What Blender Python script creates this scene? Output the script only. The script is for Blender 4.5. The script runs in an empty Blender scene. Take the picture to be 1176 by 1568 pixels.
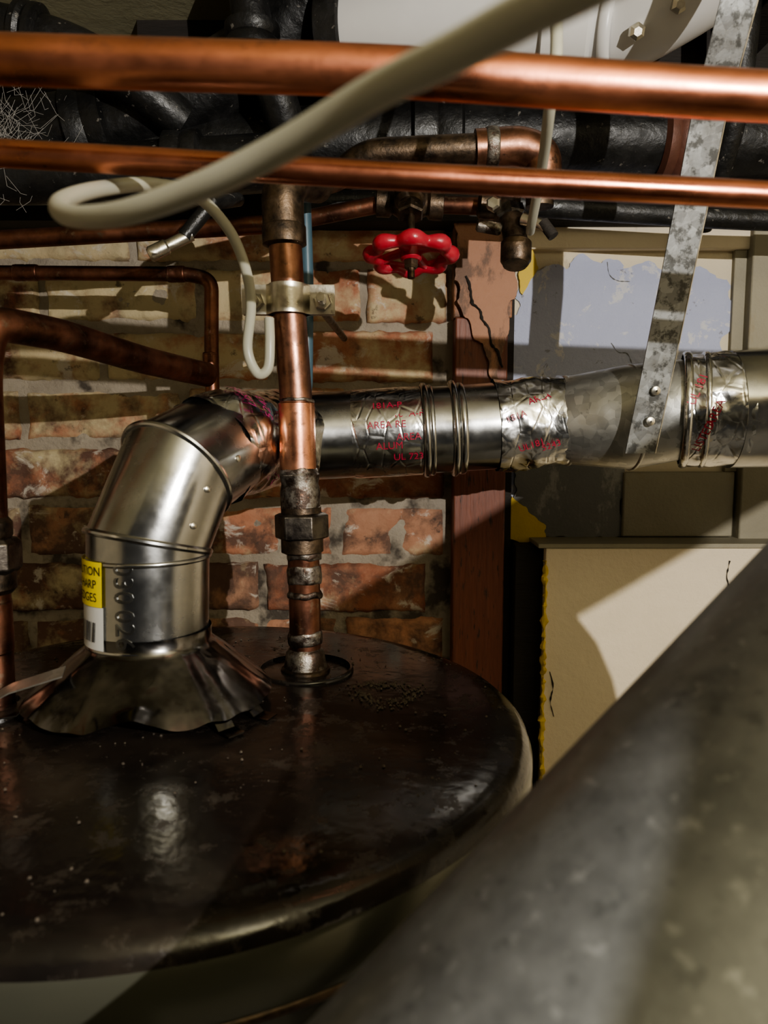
import bpy, math, random
from mathutils import Vector, Matrix, noise
random.seed(7)
scene=bpy.context.scene
V=Vector
def mm(*t): return V((t[0]/1000,t[1]/1000,t[2]/1000))
def MM(s): return [mm(*[float(a) for a in q.split(',')]) for q in s.split('|')]

# ---------------------------------------------------------------- materials
class N:
    def __init__(s,name):
        s.m=bpy.data.materials.new(name); s.m.use_nodes=True
        s.t=s.m.node_tree; s.n=s.t.nodes; s.l=s.t.links
        s.p=s.n["Principled BSDF"]; s.tc=s.n.new("ShaderNodeTexCoord")
        s.co=s.tc.outputs["Object"]
    def L(s,a,b): s.l.new(a,b)
    def map(s,scale):
        m=s.n.new("ShaderNodeMapping"); m.inputs["Scale"].default_value=scale
        s.L(s.co,m.inputs["Vector"]); return m.outputs[0]
    def noise(s,scale,detail=4,rough=.6,vec=None,dist=0):
        n=s.n.new("ShaderNodeTexNoise"); n.inputs["Scale"].default_value=scale
        n.inputs["Detail"].default_value=detail; n.inputs["Roughness"].default_value=rough
        n.inputs["Distortion"].default_value=dist
        s.L(vec or s.co,n.inputs["Vector"]); return n.outputs["Fac"]
    def vor(s,scale,feature='F1',out="Distance",vec=None):
        n=s.n.new("ShaderNodeTexVoronoi"); n.feature=feature; n.inputs["Scale"].default_value=scale
        s.L(vec or s.co,n.inputs["Vector"]); return n.outputs[out]
    def ramp(s,fac,stops,mode='LINEAR'):
        r=s.n.new("ShaderNodeValToRGB"); r.color_ramp.interpolation=mode
        e=r.color_ramp.elements
        while len(e)<len(stops): e.new(.5)
        for i,(p,c) in enumerate(stops):
            e[i].position=p; e[i].color=(c,c,c,1) if isinstance(c,(int,float)) else (*c,1)
        s.L(fac,r.inputs[0]); return r.outputs[0]
    def mix(s,fac,a,b,mode='MIX'):
        m=s.n.new("ShaderNodeMix"); m.data_type='RGBA'; m.blend_type=mode
        for v,i in ((fac,0),(a,6),(b,7)):
            if isinstance(v,(int,float)): m.inputs[i].default_value=v if i==0 else (v,v,v,1)
            elif isinstance(v,tuple): m.inputs[i].default_value=(*v,1)
            else: s.L(v,m.inputs[i])
        return m.outputs[2]
    def sep(s):
        x=s.n.new("ShaderNodeSeparateXYZ"); s.L(s.co,x.inputs[0]); return x.outputs
    def rng(s,v,a,b,c=0,d=1):
        m=s.n.new("ShaderNodeMapRange"); 
        for i,k in ((1,a),(2,b),(3,c),(4,d)): m.inputs[i].default_value=k
        s.L(v,m.inputs[0]); return m.outputs[0]
    def mul(s,a,b,op='MULTIPLY'):
        m=s.n.new("ShaderNodeMath"); m.operation=op
        for v,i in ((a,0),(b,1)):
            if isinstance(v,(int,float)): m.inputs[i].default_value=v
            else: s.L(v,m.inputs[i])
        return m.outputs[0]
    def bump(s,h,strength=.3,dist=.002,prev=None):
        b=s.n.new("ShaderNodeBump"); b.inputs["Strength"].default_value=strength
        b.inputs["Distance"].default_value=dist; s.L(h,b.inputs["Height"])
        if prev: s.L(prev,b.inputs["Normal"])
        s.L(b.outputs[0],s.p.inputs["Normal"]); return b.outputs[0]
    def set(s,col=None,rough=None,metal=None,spec=None):
        for v,k in ((col,"Base Color"),(rough,"Roughness"),(metal,"Metallic"),(spec,"Specular IOR Level")):
            if v is None: continue
            if isinstance(v,(int,float)): s.p.inputs[k].default_value=v
            elif isinstance(v,tuple): s.p.inputs[k].default_value=(*v,1)
            else: s.L(v,s.p.inputs[k])
        return s

def metal_mat(name,c1,c2,r1,r2,scale=25,stretch=(1,1,1),bump=.15,metal=1,thr=(.4,.65),c3=None):
    m=N(name); v=m.map(stretch)
    f=m.noise(scale,5,.65,v); fr=m.ramp(f,[(thr[0],0.0),(thr[1],1.0)])
    col=m.mix(fr,c1,c2)
    if c3:
        g=m.noise(scale*3.3,4,.7,v); col=m.mix(m.ramp(g,[(.58,0.0),(.68,1.0)]),col,c3)
    m.set(col,m.rng(m.noise(scale*1.7,4,.6,v),.3,.7,r1,r2),metal)
    m.bump(m.noise(scale*6,4,.6),bump,.0008)
    return m.m
copper=metal_mat("copper",(.70,.28,.165),(.30,.115,.068),.22,.44,16,(.6,1,1),.12,thr=(.35,.70),c3=(.46,.19,.12))
copper_dk=metal_mat("copper_tarnished",(.28,.125,.08),(.10,.05,.035),.3,.55,30,(1,1,1),.2,thr=(.35,.65),c3=(.22,.15,.105))
copper_main=metal_mat("copper_dull",(.42,.215,.145),(.19,.10,.07),.28,.5,28,(1,1,1),.2,thr=(.35,.62),c3=(.13,.08,.06))
copper_new=metal_mat("copper_bright",(.82,.40,.25),(.55,.25,.155),.22,.38,30,(1,1,1),.1,c3=(.35,.18,.12))
solder=metal_mat("solder_flux",(.30,.275,.24),(.075,.055,.045),.34,.6,90,(1,1,1),.5,thr=(.40,.56),c3=(.16,.09,.06))
brass_dk=metal_mat("brass_tarnished",(.16,.115,.08),(.045,.038,.032),.35,.6,60,(1,1,1),.4)
steel_dk=metal_mat("nut_steel",(.17,.15,.125),(.05,.042,.038),.3,.55,60,(1,1,1),.3)
zinc=metal_mat("zinc_plated",(.70,.67,.58),(.46,.43,.36),.25,.42,50,(1,1,1),.15)
galv_shiny=metal_mat("galvanised_smooth",(.55,.55,.54),(.36,.36,.35),.16,.30,18,(1,1,1),.06,thr=(.3,.7),c3=(.44,.44,.43))
def galv(name,a,b,r1,r2,sc=70,dark=.15,thr=.62,metal=.9):
    m=N(name); c=m.vor(sc,out="Color"); bw=m.n.new("ShaderNodeRGBToBW"); m.L(c,bw.inputs[0])
    f=m.ramp(bw.outputs[0],[(.2,0.0),(.8,1.0)])
    col=m.mix(f,a,b)
    sp=m.ramp(m.noise(sc*.7,4,.7),[(thr,0.0),(thr+.10,1.0)])
    col=m.mix(m.mul(sp,.8),col,(dark,dark,dark*.95))
    m.set(col,m.rng(m.noise(sc*.6),.3,.7,r1,r2),metal); m.bump(m.noise(sc*3),.15,.0006); return m.m
galv_spangle=galv("galvanised_spangle",(.60,.60,.57),(.42,.42,.40),.30,.48,110,.25)
galv_strap=galv("galvanised_strap",(.30,.31,.31),(.20,.205,.205),.34,.5,120,.06,.50)
def foil_mat():
    m=N("foil_tape")
    v1=m.vor(38,'DISTANCE_TO_EDGE',vec=m.map((1.6,.8,.8))); v2=m.noise(28,3,.5,None,.6)
    m.set(m.mix(m.noise(40,3),(.76,.76,.75),(.55,.55,.53)),m.rng(m.noise(80),.3,.7,.14,.30),1.0)
    b=m.bump(m.ramp(v1,[(0,0.0),(.08,1.0)]),.18,.0015); m.bump(v2,.45,.004,b)
    return m.m
foil=foil_mat()
def plain(name,c,r=.5,metal=0,var=.15,scale=40,bump=.1):
    m=N(name); c2=tuple(x*(1-var*2) for x in c)
    m.set(m.mix(m.noise(scale,4),c,c2),r,metal); m.bump(m.noise(scale*4),bump,.0008); return m.m
hose_mat=plain("hose_plastic",(.42,.41,.33),.38,0,.05,20,.02)
hose_mat.node_tree.nodes["Principled BSDF"].inputs["Subsurface Weight"].default_value=.15
hose_mat.node_tree.nodes["Principled BSDF"].inputs["Subsurface Radius"].default_value=(.004,.004,.003)
pvc_mat=plain("pvc_white",(.64,.63,.61),.35,0,.08,15,.03)
bar_mat=plain("shadow_bar_black",(.04,.04,.04),.9,0,.2,30,.3)  # for the added shadow-casting bar, black to cut its bounce light
red_paint=plain("red_enamel",(.48,.03,.05),.3,0,.25,80,.3)
def iron():
    m=N("black_iron")
    d=m.ramp(m.noise(14,6,.7),[(.5,0.0),(.72,1.0)])
    col=m.mix(d,(.009,.009,.009),(.028,.027,.026)); col=m.mix(m.ramp(m.noise(130,3,.6),[(.66,0.0),(.72,1.0)]),col,(.14,.13,.115))
    m.set(col,m.rng(m.noise(50),.3,.7,.28,.6),0); m.bump(m.noise(90,5),.7,.002); return m.m
iron=iron()
rust=plain("rusty_hub",(.18,.075,.05),.5,.2,.3,60,.5)
blue_pipe=plain("blue_plastic",(.07,.13,.17),.4,0,.2,60)
wood_dark=N("dark_wood"); w=wood_dark
w.set(w.mix(w.noise(12,6,.6,w.map((1,6,6))),(.035,.028,.022),(.011,.009,.008)),.8); w.bump(w.noise(60,4,.6,w.map((1,6,6))),.5,.002); wood_dark=w.m
def post():
    m=N("redbrown_painted_wood"); g=m.noise(30,5,.6,m.map((6,6,.6)))
    col=m.mix(g,(.27,.09,.05),(.10,.038,.026))
    col=m.mix(m.ramp(m.noise(70,4,.6,m.map((3,3,.5))),[(.58,0.0),(.68,1.0)]),col,(.05,.03,.025))
    m.set(col,.5); m.bump(g,.5,.002); return m.m
post_mat=post()
def brick():
    m=N("old_brick")
    a=m.n.new("ShaderNodeAttribute"); a.attribute_name="bcol"
    base=m.ramp(a.outputs["Fac"],[(0,(.24,.09,.052)),(.35,(.39,.165,.095)),(.65,(.48,.23,.135)),(1,(.31,.175,.115))])
    base=m.mix(m.mul(m.ramp(m.noise(24,5,.65,None,.4),[(.45,0.0),(.72,1.0)]),.6),base,(.52,.31,.20))
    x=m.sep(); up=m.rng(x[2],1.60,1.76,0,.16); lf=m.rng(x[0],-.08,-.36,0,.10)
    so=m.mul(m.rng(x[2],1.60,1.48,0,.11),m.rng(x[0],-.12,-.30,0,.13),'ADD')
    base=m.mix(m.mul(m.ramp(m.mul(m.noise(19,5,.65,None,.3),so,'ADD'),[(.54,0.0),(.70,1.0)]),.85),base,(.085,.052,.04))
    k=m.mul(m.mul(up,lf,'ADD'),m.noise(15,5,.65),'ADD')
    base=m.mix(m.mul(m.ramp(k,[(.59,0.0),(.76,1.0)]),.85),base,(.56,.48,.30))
    k2=m.noise(20,6,.68,m.map((1,1,1.3)),.6)
    base=m.mix(m.mul(m.ramp(k2,[(.575,0.0),(.64,1.0)]),.75),base,(.58,.54,.47))
    base=m.mix(m.mul(m.ramp(m.noise(33,6,.7),[(.61,0.0),(.67,1.0)]),.75),base,(.07,.052,.042))
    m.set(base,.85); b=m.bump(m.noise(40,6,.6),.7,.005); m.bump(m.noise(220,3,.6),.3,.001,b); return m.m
brick_mat=brick()
def mortar():
    m=N("mortar"); c=m.mix(m.noise(16,5,.65),(.47,.42,.34),(.19,.155,.12))
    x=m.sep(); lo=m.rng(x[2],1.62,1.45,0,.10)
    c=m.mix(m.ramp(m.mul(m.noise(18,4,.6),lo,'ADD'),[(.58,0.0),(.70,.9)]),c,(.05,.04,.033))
    m.set(c,.95); m.bump(m.noise(50,6,.65),.9,.006); return m.m
mortar_mat=mortar()
def plaster(name,a,b,stain=(.25,.2,.12),thr=.60,amt=.5):
    m=N(name); c=m.mix(m.noise(9,5,.6),a,b)
    c=m.mix(m.mul(m.ramp(m.noise(24,6,.7,m.map((1,1,.5))),[(thr,0.0),(thr+.08,1.0)]),amt),c,stain)
    b1=m.bump(m.noise(35,6,.7),.45,.004)
    m.set(c,.6); return m.m
cream=plaster("cream_painted_plaster",(.68,.60,.45),(.55,.48,.35))
cream2=plaster("cream_painted_board",(.76,.66,.50),(.66,.57,.42),thr=.68)
olive=plaster("olive_painted_board",(.33,.30,.22),(.22,.20,.145))
def lavm():
    m=N("lavender_bare_plaster"); c=m.mix(m.noise(10,5,.6),(.43,.46,.60),(.34,.36,.49))
    c=m.mix(m.mul(m.ramp(m.noise(17,7,.72,None,.6),[(.56,0.0),(.59,1.0)]),.75),c,(.58,.57,.56))
    c=m.mix(m.mul(m.ramp(m.noise(31,6,.7,None,.4),[(.63,0.0),(.65,1.0)]),.8),c,(.20,.20,.23))
    m.set(c,.6); m.bump(m.noise(35,7,.7),.6,.005); return m.m
lav=lavm()
greyb=plaster("grey_membrane",(.20,.20,.19),(.10,.10,.095),stain=(.40,.39,.36),thr=.55)
yellow=plaster("yellow_foam",(.75,.55,.06),(.5,.34,.04))
ceil_mat=plaster("ceiling_board",(.50,.46,.30),(.35,.32,.2))
conc=plaster("concrete",(.3,.29,.27),(.2,.19,.18))
orange_pl=plaster("orange_brown_plaster",(.44,.22,.125),(.25,.12,.07),stain=(.07,.045,.03),thr=.50,amt=.7)
def lid():
    m=N("black_enamel_dusty")
    big=m.ramp(m.noise(7,6,.7,None,.5),[(.45,0.0),(.70,1.0)])
    fine=m.ramp(m.noise(42,6,.75),[(.54,0.0),(.70,1.0)])
    c=m.mix(big,(.010,.008,.007),(.034,.026,.020)); c=m.mix(m.mul(fine,.5),c,(.070,.056,.043))
    m.set(c,m.mix(fine,m.ramp(m.noise(11,6,.7),[(.35,.10),(.7,.30)]),.6),0,.6); 
    b=m.bump(m.noise(16,4,.6),.32,.004); m.bump(m.noise(110,4,.6),.16,.001,b); return m.m
lid_mat=lid()
def jacket():
    m=N("jacket_enamel"); m.set(m.mix(m.noise(6,4),(.125,.125,.095),(.08,.08,.062)),m.rng(m.noise(20),.3,.7,.10,.26),.5,.6)
    m.bump(m.noise(12,3),.25,.004); return m.m
jacket_mat=jacket()
def gray():
    m=N("weathered_sheet_steel")
    f=m.noise(60,5,.7); c=m.mix(m.ramp(f,[(.35,0.0),(.65,1.0)]),(.115,.12,.126),(.175,.182,.19))
    c=m.mix(m.ramp(m.noise(150,3,.6),[(.60,0.0),(.70,.5)]),c,(.06,.063,.067))
    c=m.mix(m.ramp(m.noise(170,3,.6,m.map((1,1,1.3))),[(.60,0.0),(.70,.5)]),c,(.32,.33,.34))
    m.set(c,m.rng(m.noise(60),.3,.7,.36,.5),.5); m.bump(m.noise(80,4),.25,.001); return m.m
gray_mat=gray()
web_mat=plain("cobweb_silk",(.5,.48,.45),.9)
lab_y=plain("label_yellow",(.85,.68,.02),.4,0,.03); lab_w=plain("label_white",(.68,.68,.66),.4,0,.03)
ink=plain("label_ink",(.02,.02,.02),.5,0,0); redink=plain("red_print",(.34,.02,.05),.4,0,0); magink=plain("magenta_print",(.55,.04,.22),.3,.3,0)

# ---------------------------------------------------------------- geometry
def frames(pts):
    ds=[(pts[i+1]-pts[i]).normalized() for i in range(len(pts)-1)]
    d0=ds[0]; up=V((0,0,1)) if abs(d0.z)<.9 else V((0,-1,0))
    u=(up-d0*up.dot(d0)).normalized(); fr=[]
    for i in range(len(pts)):
        din=ds[max(i-1,0)]; dout=ds[min(i,len(ds)-1)]
        if i>1: 
            q=ds[i-2].rotation_difference(din); u=(q@u).normalized()
        v=din.cross(u).normalized(); n=(din+dout).normalized()
        fr.append((u,v,din,n))
    return fr
def tube(pts,r,seg=28,cap=True,crump=0,cs=60):
    pts=[V(p) for p in pts]; R=r if isinstance(r,(list,tuple)) else [r]*len(pts)
    vs=[];fs=[]
    for p,(u,v,d,n),rr in zip(pts,frames(pts),R):
        for k in range(seg):
            t=2*math.pi*k/seg; o=(u*math.cos(t)+v*math.sin(t))
            ra=rr
            if crump:
                q=(p+o*rr)*cs
                ra=rr+crump*(noise.noise(q)+.6*abs(noise.noise(q*2.3)))
            o=o*ra; s=-(o.dot(n))/max(d.dot(n),.2); vs.append(p+o+d*s)
    m=len(pts)
    for i in range(m-1):
        for k in range(seg):
            a=i*seg+k;b=i*seg+(k+1)%seg; fs.append((a,b,b+seg,a+seg))
    if cap: fs.append(tuple(range(seg))[::-1]); fs.append(tuple(range((m-1)*seg,m*seg)))
    return vs,fs
def lathe(profile,c,axis=(0,0,1),seg=40,cap=True,phase=0):
    a=V(axis).normalized(); up=V((0,0,1)) if abs(a.z)<.9 else V((0,-1,0))
    u=(up-a*up.dot(a)).normalized(); v=a.cross(u); c=V(c); vs=[];fs=[]
    for r,h in profile:
        for k in range(seg):
            t=2*math.pi*k/seg+phase; vs.append(c+a*h+(u*math.cos(t)+v*math.sin(t))*max(r,1e-5))
    m=len(profile)
    for i in range(m-1):
        for k in range(seg):
            q=i*seg+k;w=i*seg+(k+1)%seg; fs.append((q,w,w+seg,q+seg))
    if cap: fs.append(tuple(range(seg))[::-1]); fs.append(tuple(range((m-1)*seg,m*seg)))
    return vs,fs
def bead(c,axis,R,r=.003,w=.004,seg=48):
    pr=[(R-.001,-w)]+[(R+r*math.sin(math.pi*i/8),-w*math.cos(math.pi*i/8)) for i in range(9)]+[(R-.001,w)]
    return lathe(pr,c,axis,seg,False)
def box(a,b):
    x0,y0,z0=a;x1,y1,z1=b
    vs=[V((x,y,z)) for z in(z0,z1) for y in(y0,y1) for x in(x0,x1)]
    return vs,[(0,2,3,1),(4,5,7,6),(0,1,5,4),(2,6,7,3),(0,4,6,2),(1,3,7,5)]
def prism(poly,y0,y1):
    n=len(poly); vs=[V((x,y0,z)) for x,z in poly]+[V((x,y1,z)) for x,z in poly]
    fs=[tuple(range(n)),tuple(range(n,2*n))[::-1]]+[(i,i+n,(i+1)%n+n,(i+1)%n) for i in range(n)]
    return vs,fs
def slab(pairs,th):
    vs=[];fs=[]; th=V(th)
    for a,b in pairs: vs+=[V(a),V(b),V(b)+th,V(a)+th]
    n=len(pairs)
    for i in range(n-1):
        for k in range(4): 
            a=i*4+k;b=i*4+(k+1)%4; fs.append((a,b,b+4,a+4))
    fs+= [(3,2,1,0),(4*n-4,4*n-3,4*n-2,4*n-1)]
    return vs,fs
def rounded(pts,rad,n=8):
    pts=[V(p) for p in pts]; out=[pts[0]]
    for i in range(1,len(pts)-1):
        a,b,c=pts[i-1],pts[i],pts[i+1]; d1=(a-b);d2=(c-b); l=min(rad,d1.length*.48,d2.length*.48)
        s=b+d1.normalized()*l;e=b+d2.normalized()*l
        for k in range(n+1):
            t=k/n; out.append(s*(1-t)**2+b*2*t*(1-t)+e*t*t)
    out.append(pts[-1]); return out
def catmull(pts,n=10):
    P=[pts[0]*2-pts[1]]+pts+[pts[-1]*2-pts[-2]]; out=[]
    for i in range(1,len(P)-2):
        for k in range(n):
            t=k/n;a,b,c,d=P[i-1:i+3]
            out.append(.5*((2*b)+(c-a)*t+(2*a-5*b+4*c-d)*t*t+(3*b-a-3*c+d)*t**3))
    out.append(pts[-1]); return out
def dense(pts,step=.006):
    out=[]
    for a,b in zip(pts[:-1],pts[1:]):
        n=max(1,int((b-a).length/step)); out+= [a.lerp(b,k/n) for k in range(n)]
    out.append(pts[-1]); return out
def join(*gs):
    vs=[];fs=[]
    for v,f in gs:
        o=len(vs); vs+=list(v); fs+=[tuple(i+o for i in q) for q in f]
    return vs,fs
def part(name,geo,mat,parent=None,sharp=35,bevel=0):
    me=bpy.data.meshes.new(name); me.from_pydata([tuple(v) for v in geo[0]],[],geo[1]); me.update()
    import bmesh
    bm=bmesh.new(); bm.from_mesh(me); bmesh.ops.recalc_face_normals(bm,faces=bm.faces)
    big=[f for f in bm.faces if len(f.verts)>60]
    if big: bmesh.ops.triangulate(bm,faces=big,ngon_method='EAR_CLIP')
    bm.to_mesh(me); bm.free()
    me.polygons.foreach_set("use_smooth",[True]*len(me.polygons)); me.set_sharp_from_angle(angle=math.radians(sharp))
    me.materials.append(mat); o=bpy.data.objects.new(name,me); scene.collection.objects.link(o)
    if bevel:
        b=o.modifiers.new("bevel",'BEVEL'); b.width=bevel; b.segments=2; b.limit_method='ANGLE'
    if parent: o.parent=parent; o.matrix_parent_inverse=Matrix.Translation(-parent.location)
    return o
def group(name,loc):
    e=bpy.data.objects.new(name,None); e.empty_display_size=.02; e.location=V(loc); scene.collection.objects.link(e); return e
def text_geo(s,size,extr=0,align='CENTER'):
    c=bpy.data.curves.new("t",'FONT'); c.body=s; c.size=size; c.extrude=extr; c.align_x=align; c.resolution_u=3
    o=bpy.data.objects.new("t",c); scene.collection.objects.link(o); bpy.context.view_layer.update()
    me=bpy.data.meshes.new_from_object(o); g=([v.co.copy() for v in me.vertices],[tuple(p.vertices) for p in me.polygons])
    bpy.data.objects.remove(o); return g
def wrap(g,c,axis,r,phi0,rot=0):
    a=V(axis).normalized(); front=V((0,-1,0)); front=(front-a*front.dot(a)).normalized(); up=front.cross(a)
    if up.z<0: up=-up
    out=[]; cr,sr=math.cos(rot),math.sin(rot)
    for v in g[0]:
        x=v.x*cr-v.y*sr; y=v.x*sr+v.y*cr; ph=phi0+y/r
        out.append(V(c)+a*x+(front*math.cos(ph)+up*math.sin(ph))*(r+v.z))
    return out,g[1]

# ---------------------------------------------------------------- room shell
part("floor",box((-1.3,-1.2,-.05),(1.3,1.12,0)),conc)
part("ceiling",box((-1.3,-1.2,2.15),(1.3,1.12,2.2)),ceil_mat)
part("wall_left",box((-1.35,-1.2,0),(-1.3,1.12,2.15)),cream)
part("wall_right",box((1.3,-1.2,0),(1.35,1.12,2.15)),cream)
def brick_wall():
    vs=[];fs=[];cols=[]
    P=.0785; L=.222; z0=1.637-P*20; row=0; z=z0
    while z<1.93:
        x=-1.3+(L/2 if row%2 else 0)-.05+random.uniform(-.012,.012)
        while x<.09:
            l=L+random.uniform(-.012,.008); xa=max(x,-1.3)+.004; xb=min(x+l,.088)-.004
            if xb-xa>.02:
                nx=max(2,int((xb-xa)/.005)) if z>1.25 else max(2,int((xb-xa)/.03)); nz=14 if z>1.25 else 3
                za=z+.004+random.uniform(-.002,.002); zb=z+P-.005+random.uniform(-.003,.002)
                yo=random.uniform(-.004,.004); c=random.random(); off=len(vs)
                for j in range(nz+1):
                    for i in range(nx+1):
                        u=i/nx;w=j/nz; X=xa+(xb-xa)*u; Z=za+(zb-za)*w
                        e=min(u*(xb-xa),(1-u)*(xb-xa),w*(zb-za),(1-w)*(zb-za))
                        nn=noise.noise(V((X*35,Z*35,row*3.1))); n2=noise.noise(V((X*90,Z*90,5)))
                        n3=noise.noise(V((X*30+9,Z*30,row*1.7)))
                        chip=max(0,noise.noise(V((X*26,Z*26,7)))-.1)
                        ew=.005+.007*max(0,n3)
                        y=1.0+yo+.002*nn+.0012*n2+.008*chip+(.010*(1-min(1,e/ew))**1.4)*(1+.6*nn)
                        if e<.001: X+=.003*nn; Z+=.003*n2
                        vs.append(V((X,y,Z)))
                for j in range(nz):
                    for i in range(nx):
                        a=off+j*(nx+1)+i; fs.append((a,a+1,a+nx+2,a+nx+1))
                ring=[off+i for i in range(nx+1)]+[off+j*(nx+1)+nx for j in range(1,nz+1)]+[off+nz*(nx+1)+i for i in range(nx-1,-1,-1)]+[off+j*(nx+1) for j in range(nz-1,0,-1)]
                b0=len(vs)
                for q in ring: vs.append(vs[q]+V((0,.02,0)))
                k=len(ring)
                for i in range(k): fs.append((ring[i],b0+i,b0+(i+1)%k,ring[(i+1)%k]))
                cols+= [c]*(len(vs)-off)
            x+=l
        z+=P; row+=1
    o=part("bricks",(vs,fs),brick_mat,wb,70)
    at=o.data.attributes.new("bcol",'FLOAT','POINT'); at.data.foreach_set("value",cols)
wb=group("wall_back",(0,1.05,1))
brick_wall()
mv=[];mf=[];nx=280;nz=200; Z0=1.2
for j in range(nz+1):
    for i in range(nx+1):
        X=-1.3+1.4*i/nx; Z=Z0*(j/20) if j<20 else Z0+(1.93-Z0)*(j-20)/(nz-20)
        mv.append(V((X,1.0065+.0042*noise.noise(V((X*22,Z*22,1)))+.0012*noise.noise(V((X*100,Z*100,9))),Z)))
for j in range(nz):
    for i in range(nx):
        a=j*(nx+1)+i; mf.append((a,a+1,a+nx+2,a+nx+1))
part("mortar_bed",(mv,mf),mortar_mat,wb,80)
part("masonry_core",box((-1.3,1.02,0),(1.3,1.12,2.15)),mortar_mat,wb)
part("plaster_panel",box((.168,.998,0),(1.3,1.03,1.93)),cream,wb)
def peel(name,poly,y,th,mat,jit=.004):
    pts=[]; n=len(poly)
    for i in range(n):
        a=V((*poly[i],0));b=V((*poly[(i+1)%n],0)); k=max(1,int((b-a).length/.003))
        for j in range(k):
            q=a.lerp(b,j/k); s=jit
            pts.append((q.x+s*noise.noise(V((q.x*45,q.y*45,3)))+s*.22*noise.noise(V((q.x*160,q.y*160,3))),q.y+s*noise.noise(V((q.x*45,q.y*45,8)))+s*.22*noise.noise(V((q.x*160,q.y*160,8)))))
    return part(name,prism(pts,y,y+th),mat,wb,30)
part("post",box((.092,.972,0),(.160,1.02,1.80)),post_mat,wb,bevel=.002)
part("post_head",box((.090,.978,1.80),(.166,1.02,1.95)),orange_pl,wb,bevel=.002)
part("post_edge",box((.160,.985,0),(.170,1.02,1.95)),wood_dark,wb)
peel("torn_plaster",[(.090,1.93),(.092,1.82),(.104,1.80),(.112,1.785),(.128,1.765),(.135,1.735),(.148,1.71),(.150,1.745),(.162,1.80),(.170,1.93)],.966,.006,orange_pl,.010)
part("plaster_crack",tube(catmull(MM("104,965,1850|110,965,1835|112,965,1818|122,965,1808|126,965,1795|134,965,1785|138,965,1765|146,965,1755|152,965,1735"),4),.0014,6,True,.002,300),wood_dark,wb)
peel("lavender_patch",[(.154,1.700),(.153,1.775),(.174,1.809),(.182,1.843),(.205,1.858),(.225,1.872),(.293,1.880),(.340,1.868),(.405,1.872),(.449,1.851),(.455,1.80),(.448,1.758),(.452,1.70),(.420,1.66),(.16,1.56),(.17,1.66)],.9955,.004,lav,.014)
ck=[("292,995.4,1874|295,995.4,1858|306,995.4,1850|322,995.4,1849"),("300,995.4,1770|310,995.4,1758|322,995.4,1756|330,995.4,1740")]
part("patch_cracks",join(*[tube(catmull(MM(q),5),.0004,5,True,.001,300) for q in ck]),greyb,wb)
peel("foam_strip",[(.180,1.893),(.195,1.893),(.201,1.862),(.186,1.835),(.176,1.845)],.992,.006,yellow,.008)
peel("grey_patch",[(.172,1.63),(.320,1.63),(.325,1.512),(.185,1.512),(.172,1.54)],.990,.010,greyb,.010)
peel("foam_low",[(.168,1.565),(.185,1.555),(.222,1.525),(.215,1.508),(.170,1.508)],.988,.01,yellow,.008)
part("trim_1",box((.32,.985,1.513),(.468,1.0,1.60)),olive,wb,bevel=.002)
part("trim_2",box((.472,.975,1.40),(.62,1.0,1.95)),olive,wb,bevel=.002)
part("trim_3",box((.456,.990,1.60),(.472,1.0,1.93)),olive,wb,bevel=.001)
part("trim_4",box((.17,.985,1.888),(.62,1.0,1.95)),cream2,wb,bevel=.002)
part("boxed_front",box((.206,.93,.0),(.70,.945,1.506)),cream2,wb,bevel=.0015)
part("boxed_ledge",box((.196,.928,1.506),(.70,.998,1.512)),olive,wb,bevel=.001)
part("boxed_side",box((.172,.955,.0),(.206,.998,1.505)),wood_dark,wb,bevel=.001)
part("foam_bead",tube(dense([mm(205,929,1490),mm(206,928,1420),mm(205,929,1340),mm(207,929,1200)],.004),.0022,10,True,.005,160),yellow,wb)
part("paint_cracks",join(*[tube(catmull(MM(s),5),.0005,5,True,.0015,200) for s in ("214,929,1345|219,929,1325|216,929,1305|221,929,1285","440,929,1490|437,929,1470|441,929,1455")]),wood_dark,wb)
part("void_backing",join(box((-.30,.955,1.915),(.9,1.02,2.15)),box((-1.3,.955,1.915),(-.30,1.02,2.10))),wood_dark)  # dark backing standing in for the unlit void behind the overhead pipes
for i,x in enumerate((-.95,-.02,.40,.85)):
    part("ceiling_joist",box((x,.55,2.10),(x+.045,1.0,2.15)),wood_dark,bevel=.002)

# ---------------------------------------------------------------- water heater
T=group("water_heater",(-.165,.57,0.7)); C=V((-.165,.57,0)); R=.277
pr=[(0,1.437),(.05,1.4365),(.12,1.435),(.20,1.433),(.250,1.4315),(.262,1.4305),(.270,1.428),(.2755,1.423),(.277,1.417)]
part("top_lid",lathe([(r,z) for r,z in pr],C,(0,0,1),128,False),lid_mat,T,60)
part("lid_skirt",lathe([(.277,1.417),(.2785,1.414),(.2785,1.386),(.2765,1.383)],C,(0,0,1),128,False),jacket_mat,T,60)
part("jacket_seam",bead(C+V((0,0,1.383)),(0,0,1),.2765,.003,.003,128),brass_dk,T)
part("jacket",lathe([(.2765,1.383),(.274,1.378),(.274,.05),(.262,.04),(.262,.0)],C,(0,0,1),128,True),jacket_mat,T,50)
dust=plain("dust_grit",(.15,.12,.09),.9,0,.4,200,.6)
part("outlet_recess",bead(V((-.072,.66,1.434)),(0,0,1),.042,.0022,.004,48),lid_mat,T)
part("inlet_collar",lathe([(.040,-.003),(.040,.004),(.034,.006),(.020,.004),(.019,.0)],V((-.312,.57,1.434)),(0,0,1),48,False),lid_mat,T)
part("outlet_collar",lathe([(.024,-.004),(.022,.003),(.018,.006),(.014,.006)],V((-.072,.66,1.434)),(0,0,1),40,False),brass_dk,T)
gs=[]
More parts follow.
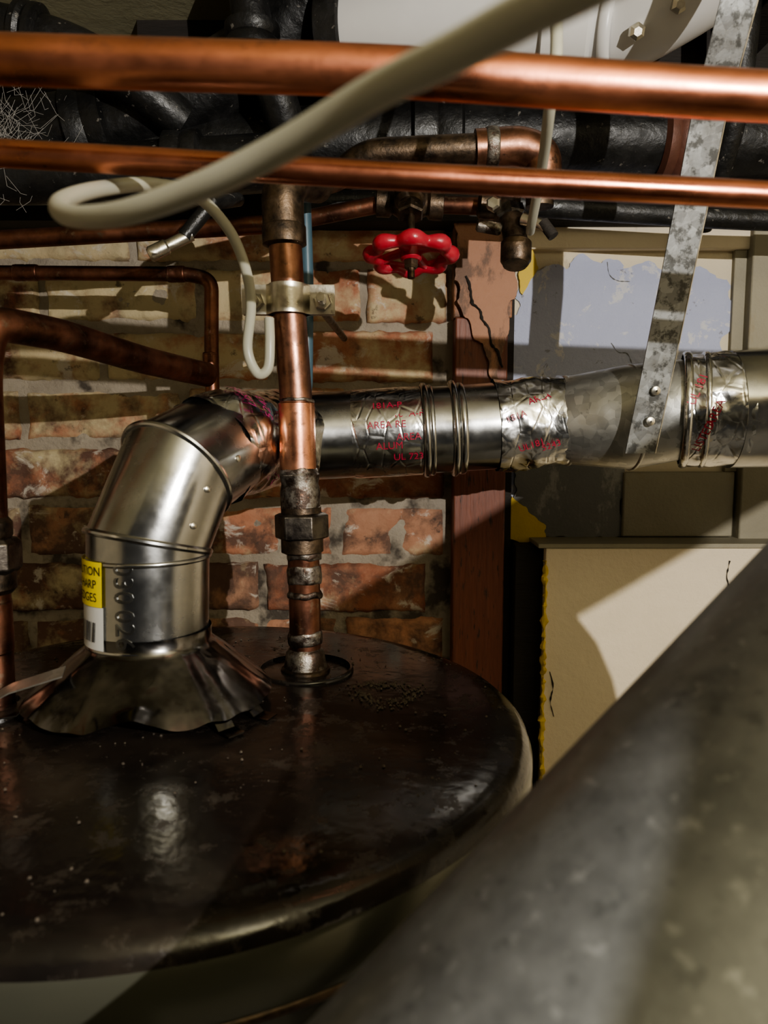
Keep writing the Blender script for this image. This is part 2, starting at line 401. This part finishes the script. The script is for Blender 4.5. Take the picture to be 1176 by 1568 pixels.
def grit(x,y):
    rr=math.hypot(x-C.x,y-C.y); z=1.4372-.0055*(rr/.25)**2; s=random.choice((.0004,.0006,.0008,.0012))
    gs.append(lathe([(0,-s*.3),(s,0),(s*.7,s*.7),(0,s)],(x,y,z-.0003),(random.uniform(-.3,.3),0,1),5,False))
for k in range(600):
    a=random.uniform(0,6.283); rr=.26*math.sqrt(random.random()); x=C.x+rr*math.cos(a); y=C.y+rr*math.sin(a)
    if noise.noise(V((x*14,y*14,2)))<0: continue
    grit(x,y)
for k in range(420):
    a=random.uniform(0,6.283); rr=random.gauss(.024,.005)*(1+.15*math.sin(3*a)); grit(.002+rr*math.cos(a),.60+rr*math.sin(a))
part("grit",join(*gs),dust,T)

# ---------------------------------------------------------------- draft hood
H=group("draft_hood",(-.187,.58,1.46)); HC=V((-.187,.58,0))
vs=[];fs=[];seg=180
prof=[(.0475,1.497),(.0475,1.487),(.052,1.483),(.061,1.476),(.070,1.468),(.078,1.461),(.085,1.455),(.091,1.450),(.096,1.445)]
for i,(r,z) in enumerate(prof):
    for k in range(seg):
        t=2*math.pi*k/seg; f=min(1,max(0,i-1)/6)
        nn=noise.noise(V((math.cos(t)*1.6,math.sin(t)*1.6,z*12))); n2=abs(noise.noise(V((math.cos(t)*4,math.sin(t)*4,z*30))))
        rr=r*(1+f*(.035*nn-.025*n2))
        zz=z+f*.003*noise.noise(V((math.cos(t)*5,math.sin(t)*5,3)))
        dt=((t-4.85+math.pi)%(2*math.pi))-math.pi
        ar=math.cos(dt*4.2)**2 if abs(dt)<.37 else 0
        if i>=6: zz+=.010*ar*(i-5)/3
        vs.append(HC+V((rr*math.cos(t),rr*math.sin(t),zz)))
for i in range(len(prof)-1):
    for k in range(seg):
        a=i*seg+k;b=i*seg+(k+1)%seg; fs.append((a,b,b+seg,a+seg))
def hoodm():
    m=N("hood_steel"); c=m.mix(m.ramp(m.noise(14,4,.6),[(.4,0.0),(.60,1.0)]),(.32,.31,.31),(.10,.095,.09))
    c=m.mix(m.ramp(m.noise(50,4,.7),[(.56,0.0),(.66,.7)]),c,(.09,.075,.065))
    m.set(c,m.rng(m.noise(30),.3,.7,.10,.28),1)
    m.bump(m.noise(22,2,.4,None,.8),.45,.005); return m.m
hood_mat=hoodm()
o=part("skirt",(vs,fs),hood_mat,H,80)
for k,an in enumerate((-22,-42,65,155,200)):
    a=math.radians(an); d=V((math.cos(a),math.sin(a),0)); t=V((-d.y,d.x,0)); w=.007
    p=[HC+d*.088+V((0,0,1.4495)),HC+d*.099+V((0,0,1.4375)),HC+d*.111+V((0,0,1.4370))]
    part("leg_%d"%(k+1),slab([(q-t*w,q+t*w) for q in p],(0,0,.0012)),hood_mat,H,20)
ww=[HC+V(q) for q in ((-.052,-.040,1.476),(-.047,-.058,1.474),(-.132,-.040,1.442),(-.128,-.054,1.4395))]
part("wing",slab([(ww[0],ww[1]),(ww[0].lerp(ww[2],.5)+V((0,0,.004)),ww[1].lerp(ww[3],.5)+V((0,0,.004))),(ww[2],ww[3])],(0,0,.0012)),galv_spangle,H,20)
part("baffle",lathe([(.001,1.470),(.040,1.466),(.041,1.462),(.001,1.460)],HC,(0,0,1),40,False),hood_mat,H)

# ---------------------------------------------------------------- flue duct
F=group("flue_duct",(0,.75,1.62))
fr=.0468
E=MM("-189,580,1483|-186,580,1566|-168,600,1620|-144,660,1641|-121,745,1645|-92,790,1647|-30,800,1650|26,800,1653|79,800,1656|121,800,1659|191,800,1664|251,770,1667|297,752,1674|340,738,1674|405,730,1676|1299,760,1690")
part("elbow",tube(E[:4]+[E[3].lerp(E[4],.35)],[fr,fr,fr,fr,fr],56,False),galv_shiny,F,20)
def mitre_bead(i,R,r=.0028):
    n=((E[i]-E[i-1]).normalized()+(E[i+1]-E[i]).normalized()).normalized(); d=(E[i]-E[i-1]).normalized()
    u=n.cross(d); 
    u=u.normalized(); v=n.cross(u).normalized(); sc=1/max(n.dot(d),.3); pts=[]
    for k in range(65):
        t=2*math.pi*k/64; pts.append(E[i]+u*R*math.cos(t)+v*R*sc*math.sin(t))
    return tube(pts,r,10,False)
part("gore_seams",join(mitre_bead(1,fr),mitre_bead(2,fr),bead(E[0]+V((0,0,.004)),(0,0,1),fr,.001,.002),bead(E[1]+V((0,0,-.012)),(0,0,1),fr,.0015,.002)),galv_shiny,F)
rv=[]
for i,t in ((1,.3),(1,.8),(2,.3)):
    d=(E[i+1]-E[i]).normalized(); c=E[i].lerp(E[i+1],t); f=V((.75,-.6,0)); f=(f-d*f.dot(d)).normalized()
    rv.append(lathe([(.003,0),(.0028,.0012),(.0015,.002),(0,.0022)],c+f*(fr-.0003),f,12,False))
part("rivets",join(*rv),zinc,F)
part("foil_wrap_elbow",tube(dense([E[2].lerp(E[3],.66),E[3],E[4],E[5],E[5].lerp(E[6],.15)],.004),fr+.0012,72,False,.0045,40),foil,F,40)
part("pipe_plain",tube([E[5],E[6],E[7],E[8],E[9]],fr-.0005,64,False),galv_shiny,F)
part("foil_band",tube(dense([E[6].lerp(E[7],-.05),E[7].lerp(E[8],.25)],.004),fr+.0006,72,False,.0006,40),foil,F,40)
ax=(E[8]-E[7]).normalized()
part("pipe_beads",join(bead(mm(44,800,1654),ax,fr,.004,.004),bead(mm(50,800,1654),ax,fr,.002,.003),bead(mm(74,800,1656),ax,fr,.005,.004),bead(mm(82,800,1656),ax,fr,.0025,.004)),galv_shiny,F)
part("foil_wrap_mid",tube(dense([E[9].lerp(E[8],.05),E[9],E[10]],.003),fr+.001,96,False,.003,40),foil,F,40)
part("pipe_taper",tube([E[10].lerp(E[9],.1),E[10],E[11],E[12],E[12].lerp(E[13],.3)],[.045,.046,.0535,.050,.050],64,False),galv_spangle,F)
part("taper_seams",join(bead(E[10]+ax*.004,ax,.046,.0025,.003),bead(E[11]+ax*.002,ax,.0535,.0015,.002)),galv_spangle,F)
part("foil_wrap_end",tube(dense([E[12].lerp(E[13],.1),E[13],E[13].lerp(E[14],.12)],.003),.0555,96,False,.0035,40),foil,F,40)
part("end_bead",join(bead(E[12].lerp(E[13],.12),E[13]-E[12],.0555,.003,.004),bead(E[12].lerp(E[13],.5),E[13]-E[12],.0555,.0025,.003)),foil,F)
part("pipe_end",tube([E[13],E[14],E[15]],.0575,64,True),galv_shiny,F)
tx=[]
for k,(x,s,ph) in enumerate(((4,"181A-P",.55),(3,"AREA RE",.1),(5,"ALUM",-.35),(26,"181A-P",.35),(25,"AREA",-.15),(24,"UL 723",-.6))):
    c=mm(x,800,1651.5); tx.append(wrap(text_geo(s,.0105),c,ax,fr+.0014,ph,.0))
for x,s,ph in ((135,"181A",.1),(150,"UL181",-.5),(170,"5243",-.5),(160,"AREA",.5)):
    tx.append(wrap(text_geo(s,.010),mm(x,800,1660),ax,fr+.0032,ph,.3))
d2=(E[13]-E[12]).normalized()
for t,s,ph in ((.35,"UL 181",.3),(.7,"AREA",-.1),(.5,"LISTED",-.5)):
    tx.append(wrap(text_geo(s,.011),E[12].lerp(E[13],t),d2,.0583,ph,1.2))
part("tape_print",join(*tx),redink,F)
tx=[]; d=(E[4]-E[3]).normalized()
for t,s,ph in ((.0,"LISTED",.9),(.15,"5243",.5),(.3,"AREA",.1),(.5,"181A-P",-.3),(.7,"UL",.4),(.4,"ALUM",-.7),(.75,"AREA",-.1)):
    q=wrap(text_geo(s,.015),E[3].lerp(E[4],t),d,fr+.0045,ph,1.1); tx.append(q)
part("tape_print_elbow",join(*tx),magink,F)
def patch(p0,p1,z0,z1,r,c=E[0]):
    vs=[];fs=[];n=14
    for i in range(n+1):
        ph=math.radians(p0+(p1-p0)*i/n); x=c.x+r*math.sin(ph); y=c.y-r*math.cos(ph)
        vs+=[V((x,y,z0)),V((x+.001,y,z1))]
    for i in range(n): fs.append((2*i,2*i+2,2*i+3,2*i+1))
    return vs,fs
part("label_yellow",patch(-88,-24,1.522,1.556,fr+.0012),lab_y,F); part("label_white",patch(-88,-24,1.489,1.522,fr+.0012),lab_w,F)
def vwrap(s,size,z,ph,rot,ex=0,r=fr+.0018):
    g=text_geo(s,size,ex); out=[]; cr,sr=math.cos(rot),math.sin(rot)
    for v in g[0]:
        x=v.x*cr-v.y*sr;y=v.x*sr+v.y*cr; a=math.radians(ph)+x/r
        out.append(V((E[0].x+.0007+(r+v.z)*math.sin(a),E[0].y-(r+v.z)*math.cos(a),z+y)))
    return out,g[1]
part("label_text",join(vwrap("CAUTION",.0095,1.546,-50,0),vwrap("SHARP",.0095,1.536,-47,0),vwrap("EDGES",.0095,1.526,-47,0),
   *[patch(-66+i*3.1,-66+i*3.1+random.choice((.8,1.4,2)),1.495,1.510,fr+.0018) for i in range(11)]),ink,F)
emb=metal_mat("embossed_steel",(.24,.24,.23),(.18,.18,.17),.25,.35,40,(1,1,1),.05)
part("embossed_gauge",join(vwrap("030",.021,1.541,-12,-math.pi/2,.0005,fr+.0004),vwrap("026",.021,1.506,-12,-math.pi/2,.0005,fr+.0004)),emb,F)

# ---------------------------------------------------------------- foreground branch duct
G=group("branch_duct",(.15,.2,1.2))
D=V((.18,.10,.128)); nn_=V((.67,-.438,-.60)); Rg=.076
A=V((.157,.3,1.606))+nn_*Rg
part("pipe",tube(rounded([V((-.20,-.05,.0)),A-D*1.95,A-D*.3,A+D*.38,A+V((.13,-.06,-.16)),V((.36,.15,0))],.055,8),Rg,96,True),gray_mat,G,50)
I=group("shadow_bar",(.6,.1,1.9))
part("barrel",tube(rounded(MM("1040,120,2150|230,122,1664|235,-250,1640|235,-1100,1640"),.03,8),.031,36,True),bar_mat,I,50)  # unseen bar, added to throw the diagonal shadow band across the back wall

# ---------------------------------------------------------------- copper pipes
def copper_run(name,pts,r,mat,rad=.03,fits=(),cap=True):
    g=group(name,pts[0].lerp(pts[-1],.5)); path=rounded(pts,rad,8) if len(pts)>2 else pts
    part("tube",tube(path,r,28,cap),mat,g,40)
    for i,(p,d,l) in enumerate(fits):
        d=V(d).normalized(); p=V(p)
        part("coupling_%d"%(i+1),lathe([(r,-l),(r+.0012,-l+.001),(r+.0012,-.002),(r+.0008,0),(r+.0012,.002),(r+.0012,l-.001),(r,l)],p,d,32,False),mat,g)
        part("solder_%d"%(i+1),join(bead(p-d*l,d,r,.001,.0018,28),bead(p+d*l,d,r,.001,.0018,28)),mat,g)
    return g
copper_run("copper_pipe",MM("-700,375,1856|-181,370,1826|4,370,1821|182,370,1809|700,365,1790"),.0112,copper,.05)
copper_run("copper_pipe",MM("-700,420,1827|-209,420,1802|4,420,1790|210,420,1780|700,420,1755"),.0074,copper,.05)
copper_run("copper_pipe",MM("-900,780,1825|-419,780,1846|-125,780,1862|-93,780,1864"),.0093,copper_dk,.03)
copper_run("copper_pipe",MM("-900,850,1833|-218,850,1828|-193,850,1822|-195,850,1740|-195,850,1650"),.0080,copper_dk,.018,
   [(mm(-400,850,1829.5),(1,0,0),.012),(mm(-196,850,1728),(0,0,1),.012),(mm(-232,850,1828),(1,0,0),.008)])
un=copper_run("copper_pipe",MM("-308,570,1433|-307,570,1556|-305,570,1700|-300,575,1735|-272,630,1733|-235,740,1722|-197,835,1716"),.0135,copper_dk,.022,
   [(mm(-308,570,1500),(0,0,1),.02)])
part("union_hex",lathe([(.019,-.014),(.023,-.010),(.023,.010),(.019,.014)],mm(-307,570,1556),(0,0,1),6),steel_dk,un,20,.001)
part("union_neck",lathe([(.0145,-.03),(.018,-.026),(.018,-.012),(.0145,.012),(.017,.016),(.017,.026),(.014,.03)],mm(-307,570,1556),(0,0,1),32,False),brass_dk,un)
M=group("copper_riser",(-.076,.66,1.64)); mp=MM("-72,660,1430|-72,660,1493|-73,660,1559|-76,660,1606|-78,660,1687|-83,660,1766|-86,660,1824|-87,660,1845")
part("lower_tube",tube(mp[:3],.0143,32),copper_dk,M); part("mid_tube",tube([mp[3].lerp(mp[2],.3),mp[3],mp[4],mp[5],mp[6]],.0143,32),copper_main,M)
zz=V((-.02,0,1)).normalized()
part("bright_sleeve",lathe([(.0143,-.030),(.0162,-.029),(.0162,.029),(.0143,.030)],mm(-77,660,1648),zz,36,False),copper_new,M)
def blob(x,z,b,h,s):
    g=bead(mm(x,660,z),zz,.0146,b,h,32); out=[]
    for v in g[0]:
        c=mm(x,660,v.z*1000); o=v-c; k=1+.05*noise.noise(v*160); out.append(c+o*k+V((0,0,.0025*noise.noise(V((o.x*90,o.y*90,s))))))
    return out,g[1]
part("solder_bands",join(*[blob(x,z,b,h,i*3.3) for i,(x,z,b,h) in enumerate(((-77,1680,.0008,.0015),(-76,1616,.0025,.005),(-72,1542,.0012,.004),(-72,1524,.0012,.008),(-72,1506,.0016,.003),(-72,1466,.0014,.006),(-72,1447,.003,.008),(-86,1815,.0015,.002)))]),solder,M)
part("adapter",lathe([(.0143,-.022),(.0175,-.020),(.018,.0),(.0165,.008),(.0178,.016),(.0143,.022)],mm(-75,660,1598),zz,32,False),solder,M)
part("union_nut",lathe([(.019,-.012),(.0245,-.010),(.0245,.010),(.020,.012)],mm(-74,660,1568),zz,6,True,.5),steel_dk,M,20,.001)
part("union_collar",lathe([(.0150,-.024),(.019,-.022),(.019,-.013),(.018,.013),(.018,.018),(.0150,.020)],mm(-74,660,1567),zz,32,False),brass_dk,M)
part("nipple_foot",lathe([(.0143,.012),(.0175,.008),(.0185,.0),(.020,-.006),(.0165,-.010)],mm(-72,660,1444),zz,32,False),solder,M)
part("top_elbow",tube(rounded(MM("-86,660,1818|-88,660,1868|-60,700,1878"),.03,8),.0180,32),brass_dk,M)
part("elbow_hub",lathe([(.0143,-.004),(.0190,-.002),(.0190,.012),(.018,.014)],mm(-86,660,1815),zz,32,False),brass_dk,M)
part("cross_pipe",tube(rounded(MM("-70,690,1874|-45,740,1895|-17,725,1912|68,720,1914|128,720,1916|146,720,1905|146,720,1862"),.022,8),.0130,28),brass_dk,M)
part("bright_elbow",tube(rounded(MM("85,720,1914|128,720,1917|149,720,1908|147,720,1872"),.028,8),.0172,32),copper_main,M)
part("elbow_cuff",bead(mm(100,720,1915),(1,0,.02),.0172,.0015,.006),solder,M)
K=group("pipe_clamp",(-.083,.655,1.766)); cz=1.766; cx=-.083
def band(sgn):
    prof=[(-.040,0),(-.019,0)]+[(-.0165*math.cos(math.pi*k/14),-.0165*math.sin(math.pi*k/14)) for k in range(1,14)]+[(.019,0),(.040,0)]
    return slab([(V((cx+x,.66+sgn*(y-.002),cz-.0125)),V((cx+x,.66+sgn*(y-.002),cz+.0125))) for x,y in prof],(0,-.0026*sgn,0))
for nme,s in (("front_half",1),("rear_half",-1)): part(nme,band(s),zinc,K,30)
for i,x in enumerate((-.028,.030)):
    p=V((cx+x,.66,cz-.002))
    part("bolt_%d"%(i+1),join(lathe([(.0035,-.03),(.0035,.028)],p,(0,-1,0),14),lathe([(.0072,.004),(.0078,.005),(.0078,.0095),(.0068,.011)],p,(0,-1,0),6,True,.3),lathe([(.0085,.003),(.0085,.0042)],p,(0,-1,0),20),*[bead(p+V((0,-.012-.0022*k,0)),(0,1,0),.0034,.0007,.0009,14) for k in range(7)]),zinc,K,25)
part("hanger_rod",tube(MM("-58,672,1762|-56,720,1764|-50,950,1770"),.004,12),steel_dk,K)
part("supply_tube",tube(rounded(MM("-76,735,1880|-74,735,1800|-76,735,1690|-88,735,1660"),.02),.0060,20),blue_pipe,None)

# ---------------------------------------------------------------- hoses
hp=MM("70,75,1728|52,110,1727|40,130,1727|26,150,1729|15,165,1730|-4,190,1732|-29,215,1729|-59,240,1726|-94,270,1727|-128,310,1738|-149,355,1757|-156,420,1783|-148,490,1808|-137,560,1823|-122,600,1810|-113,620,1785|-111,632,1757|-116,640,1722|-108,640,1702|-99,640,1706|-97,640,1727|-98,645,1748")
part("plastic_hose",tube(catmull(hp,8),.0043,20),hose_mat)
part("plastic_hose",tube(catmull(MM("118,560,2000|110,500,1900|110,515,1868|122,595,1855|128,660,1835|132,690,1832"),8),.0040,20),hose_mat)

# ---------------------------------------------------------------- gate valve with red wheel
G2=group("gate_valve",(.025,.75,1.86))
part("body",lathe([(.010,-.034),(.0145,-.033),(.0145,-.020),(.011,-.017),(.017,-.006),(.0185,0),(.017,.006),(.011,.017),(.0145,.020),(.0145,.033),(.010,.034)],mm(26,770,1880),(1,0,-.06),28),brass_dk,G2)
wc=mm(25,705,1815); wa=V((0,-.17,-1)).normalized()
st=wc-mm(25,742,1884)
part("bonnet",lathe([(.015,0),(.015,.014),(.011,.018),(.012,.026),(.008,.03),(.004,.032),(.004,.078)],mm(25,742,1884),st,24),brass_dk,G2)
part("bonnet_nut",lathe([(.012,.02),(.0135,.022),(.0135,.03),(.012,.032)],mm(25,742,1884),st,6),brass_dk,G2,20)
u=V((1,0,0)); v=wa.cross(u).normalized(); rim=[]
for k in range(97):
    t=2*math.pi*k/96; rr=.0350*(1+.08*math.cos(8*t)); rim.append(wc+(u*math.cos(t)+v*math.sin(t))*rr)
geo=[tube(rim,[.0064+.0010*math.cos(8*2*math.pi*k/96) for k in range(97)],12,False)]
for k in range(4):
    t=2*math.pi*k/4+.5; dd=u*math.cos(t)+v*math.sin(t); geo.append(tube([wc+dd*.006-wa*.004,wc+dd*.020-wa*.003,wc+dd*.034],[.0052,.0042,.0050],10))
geo.append(lathe([(.009,-.008),(.010,-.004),(.010,.004),(.008,.006)],wc,wa,24))
part("handwheel",join(*geo),red_paint,G2,40)
part("wheel_nut",join(lathe([(.006,.005),(.007,.006),(.007,.011),(.005,.013)],wc,wa,6),lathe([(.0035,.01),(.0035,.022)],wc,wa,10)),brass_dk,G2,20)
part("supply_pipe",tube(MM("-80,780,1868|-8,774,1880"),.0085,24),copper_dk,G2); part("outlet_pipe",tube(MM("58,768,1878|104,765,1876|118,762,1874"),.0085,24),copper_dk,G2)
B=group("drain_tap",(.12,.735,1.84))
part("tee",join(lathe([(.010,-.02),(.013,-.018),(.013,.018),(.010,.02)],mm(112,752,1872),(1,0,-.1),24),tube(rounded(MM("118,750,1874|124,735,1850|125,722,1828|123,715,1808"),.02),.0115,24)),brass_dk,B)
part("spout",lathe([(.0115,0),(.0145,.003),(.0145,.020),(.012,.024),(.010,.0245)],mm(125,722,1832),(-.05,-.25,-1),24),brass_dk,B)
part("collar",lathe([(.013,-.006),(.0155,-.004),(.0155,.004),(.013,.006)],mm(121,742,1862),(.2,-.4,-1),6),steel_dk,B,20)
part("lever",join(tube(MM("130,715,1850|145,705,1842|152,700,1834"),[.006,.0045,.004],14),lathe([(.007,0),(.007,.008),(.005,.010)],mm(104,722,1864),(-.3,-.9,0),6)),zinc,B)
part("lever_tip",tube(MM("146,704,1844|155,699,1830"),.0052,14),wood_dark,B)
part("screw",lathe([(.004,-.014),(.006,-.012),(.006,.008),(.004,.01)],mm(100,715,1842),(1,-.1,-.2),12),solder,B)
nz=group("drain_nozzle",(-.2,.7,1.85))
part("tip",lathe([(.0055,0),(.0075,.002),(.0075,.018),(.006,.02),(.006,.045)],mm(-222,720,1818),(.8,.2,.45),20),zinc,nz)
part("tail",tube(MM("-190,727,1837|-165,735,1870|-150,790,1890"),.007,16),iron,nz)

# ---------------------------------------------------------------- steel strap
S=group("hanger_strap",(.26,.65,1.85)); sp=MM("290,555,2150|272,600,1985|268,640,1910|265,662,1843|253,690,1713|243,702,1632")
P=dense(sp,.02)
part("band",slab([(p+V((-.0145,0,0)),p+V((.0145,.003,0))) for p in P],(0,.0018,0)),galv_strap,S,30)
part("edge_lip",tube([p+V((.0148,.0035,0)) for p in P],.0009,8),zinc,S)
part("screws",join(*[lathe([(.0045,0),(.004,.0015),(.001,.0025)],mm(x,y,z),(0,-1,-.15),16,False) for x,y,z in ((248,694,1662),(251,691,1690))]),zinc,S)

# ---------------------------------------------------------------- waste pipes overhead
def iron_pipe(pts,r,hubs=(),mat=iron,name="waste_pipe",rad=.06):
    g=group(name,pts[0].lerp(pts[-1],.5)); part("barrel",tube(rounded(pts,rad,8) if len(pts)>2 else pts,r,40),mat,g,40)
    for i,(p,d,w,m2) in enumerate(hubs):
        part("hub_%d"%(i+1),lathe([(r,-w),(r+.008,-w+.004),(r+.008,-w*.3),(r+.005,0),(r+.008,w*.3),(r+.008,w-.004),(r,w)],p,d,40,False),m2,g)
    return g
iron_pipe(MM("-300,900,1975|100,900,1995|300,905,1992|900,910,1985"),.040,[(mm(332,905,1990),(1,0,0),.016,rust),(mm(60,900,1992),(1,0,0),.03,iron)])
iron_pipe(MM("-1100,890,1990|-420,890,1985|-250,885,2010|-120,870,2075|-60,840,2140"),.042,[(mm(-330,888,1995),(1,0,.2),.025,iron)])
iron_pipe(MM("-1100,840,1935|-350,840,1930|-100,840,1945"),.030,[(mm(-215,840,1938),(1,0,.05),.022,iron)])
iron_pipe(MM("-1100,800,2088|-420,800,2070|-300,800,2040|-220,850,1990"),.022,[(mm(-360,800,2055),(1,0,-.25),.014,iron)])
iron_pipe(MM("-140,800,2140|-135,800,2060|-110,810,2000|-95,860,1940"),.020,[(mm(-134,800,2050),(0,0,1),.016,iron)])
iron_pipe(MM("380,820,2150|382,830,2080|384,850,1990|384,930,1900"),.014)
iron_pipe(MM("-90,850,1905|60,850,1908|400,860,1890|900,860,1880"),.012)
PV=group("pvc_drain",(.1,.78,2.06))
part("barrel",tube(MM("-42,840,2075|74,805,2070|167,790,2062"),.048,48),pvc_mat,PV)
part("socket",lathe([(.050,-.026),(.056,-.024),(.056,.018),(.052,.022)],mm(185,788,2060),(1,-.2,-.08),48),pvc_mat,PV)
part("bend",tube(rounded(MM("190,787,2058|235,770,2045|300,700,2060|360,620,2110"),.05,8),.040,48),pvc_mat,PV)
part("end_cap",lathe([(.049,-.01),(.052,-.008),(.052,.016),(.049,.018)],mm(-50,842,2075),(1,-.3,-.05),48),iron,PV)
part("clamp_band",bead(mm(225,772,2047),(1,-.45,-.2),.041,.004,.006,48),pvc_mat,PV)
part("clamp_bolts",join(*[lathe([(.007,0),(.0075,.002),(.0075,.008),(.004,.010)],mm(x,y,z),(0,-1,-.5),6) for x,y,z in ((232,726,2020),(262,705,2032))]),zinc,PV,20)
ws=[]
for k in range(260):
    a=V((-.50+random.gauss(.08,.035),.80+random.random()*.04,1.97+random.gauss(0,.025))); b=a+V((random.uniform(-.035,.035),random.uniform(-.02,.02),random.uniform(-.035,.035)))
    mid=(a+b)/2+V((random.uniform(-.006,.006),0,-.008)); ws.append(tube([a,mid,b],.00016,4))
part("cobweb",join(*ws),web_mat)

# ---------------------------------------------------------------- lights, world, camera
def light(name,loc,e,rad,col):
    l=bpy.data.lights.new(name,'POINT'); l.energy=e; l.shadow_soft_size=rad; l.color=col
    o=bpy.data.objects.new(name,l); o.location=loc; scene.collection.objects.link(o); return o
light("work_lamp",(.42,-.35,1.87),50,.004,(1,.96,.90))
light("warm_fill",(-.9,-.3,1.95),.4,.03,(1,.82,.55))  # added weak warm fill for the left side, no real bulb there
wd=bpy.data.worlds.new("World"); scene.world=wd; wd.use_nodes=True
wd.node_tree.nodes["Background"].inputs[0].default_value=(1,.95,.88,1); wd.node_tree.nodes["Background"].inputs[1].default_value=.04
try: scene.view_settings.look='AgX - Medium High Contrast'
except Exception: pass
cd=bpy.data.cameras.new("camera"); cam=bpy.data.objects.new("camera",cd); scene.collection.objects.link(cam)
cd.sensor_fit='VERTICAL'; cd.sensor_height=36; cd.lens=26; cd.clip_start=.01
cam.location=(0,0,1.65); cam.rotation_euler=(math.radians(84),0,0)
cd.dof.use_dof=True; cd.dof.focus_distance=.8; cd.dof.aperture_fstop=9
scene.camera=cam
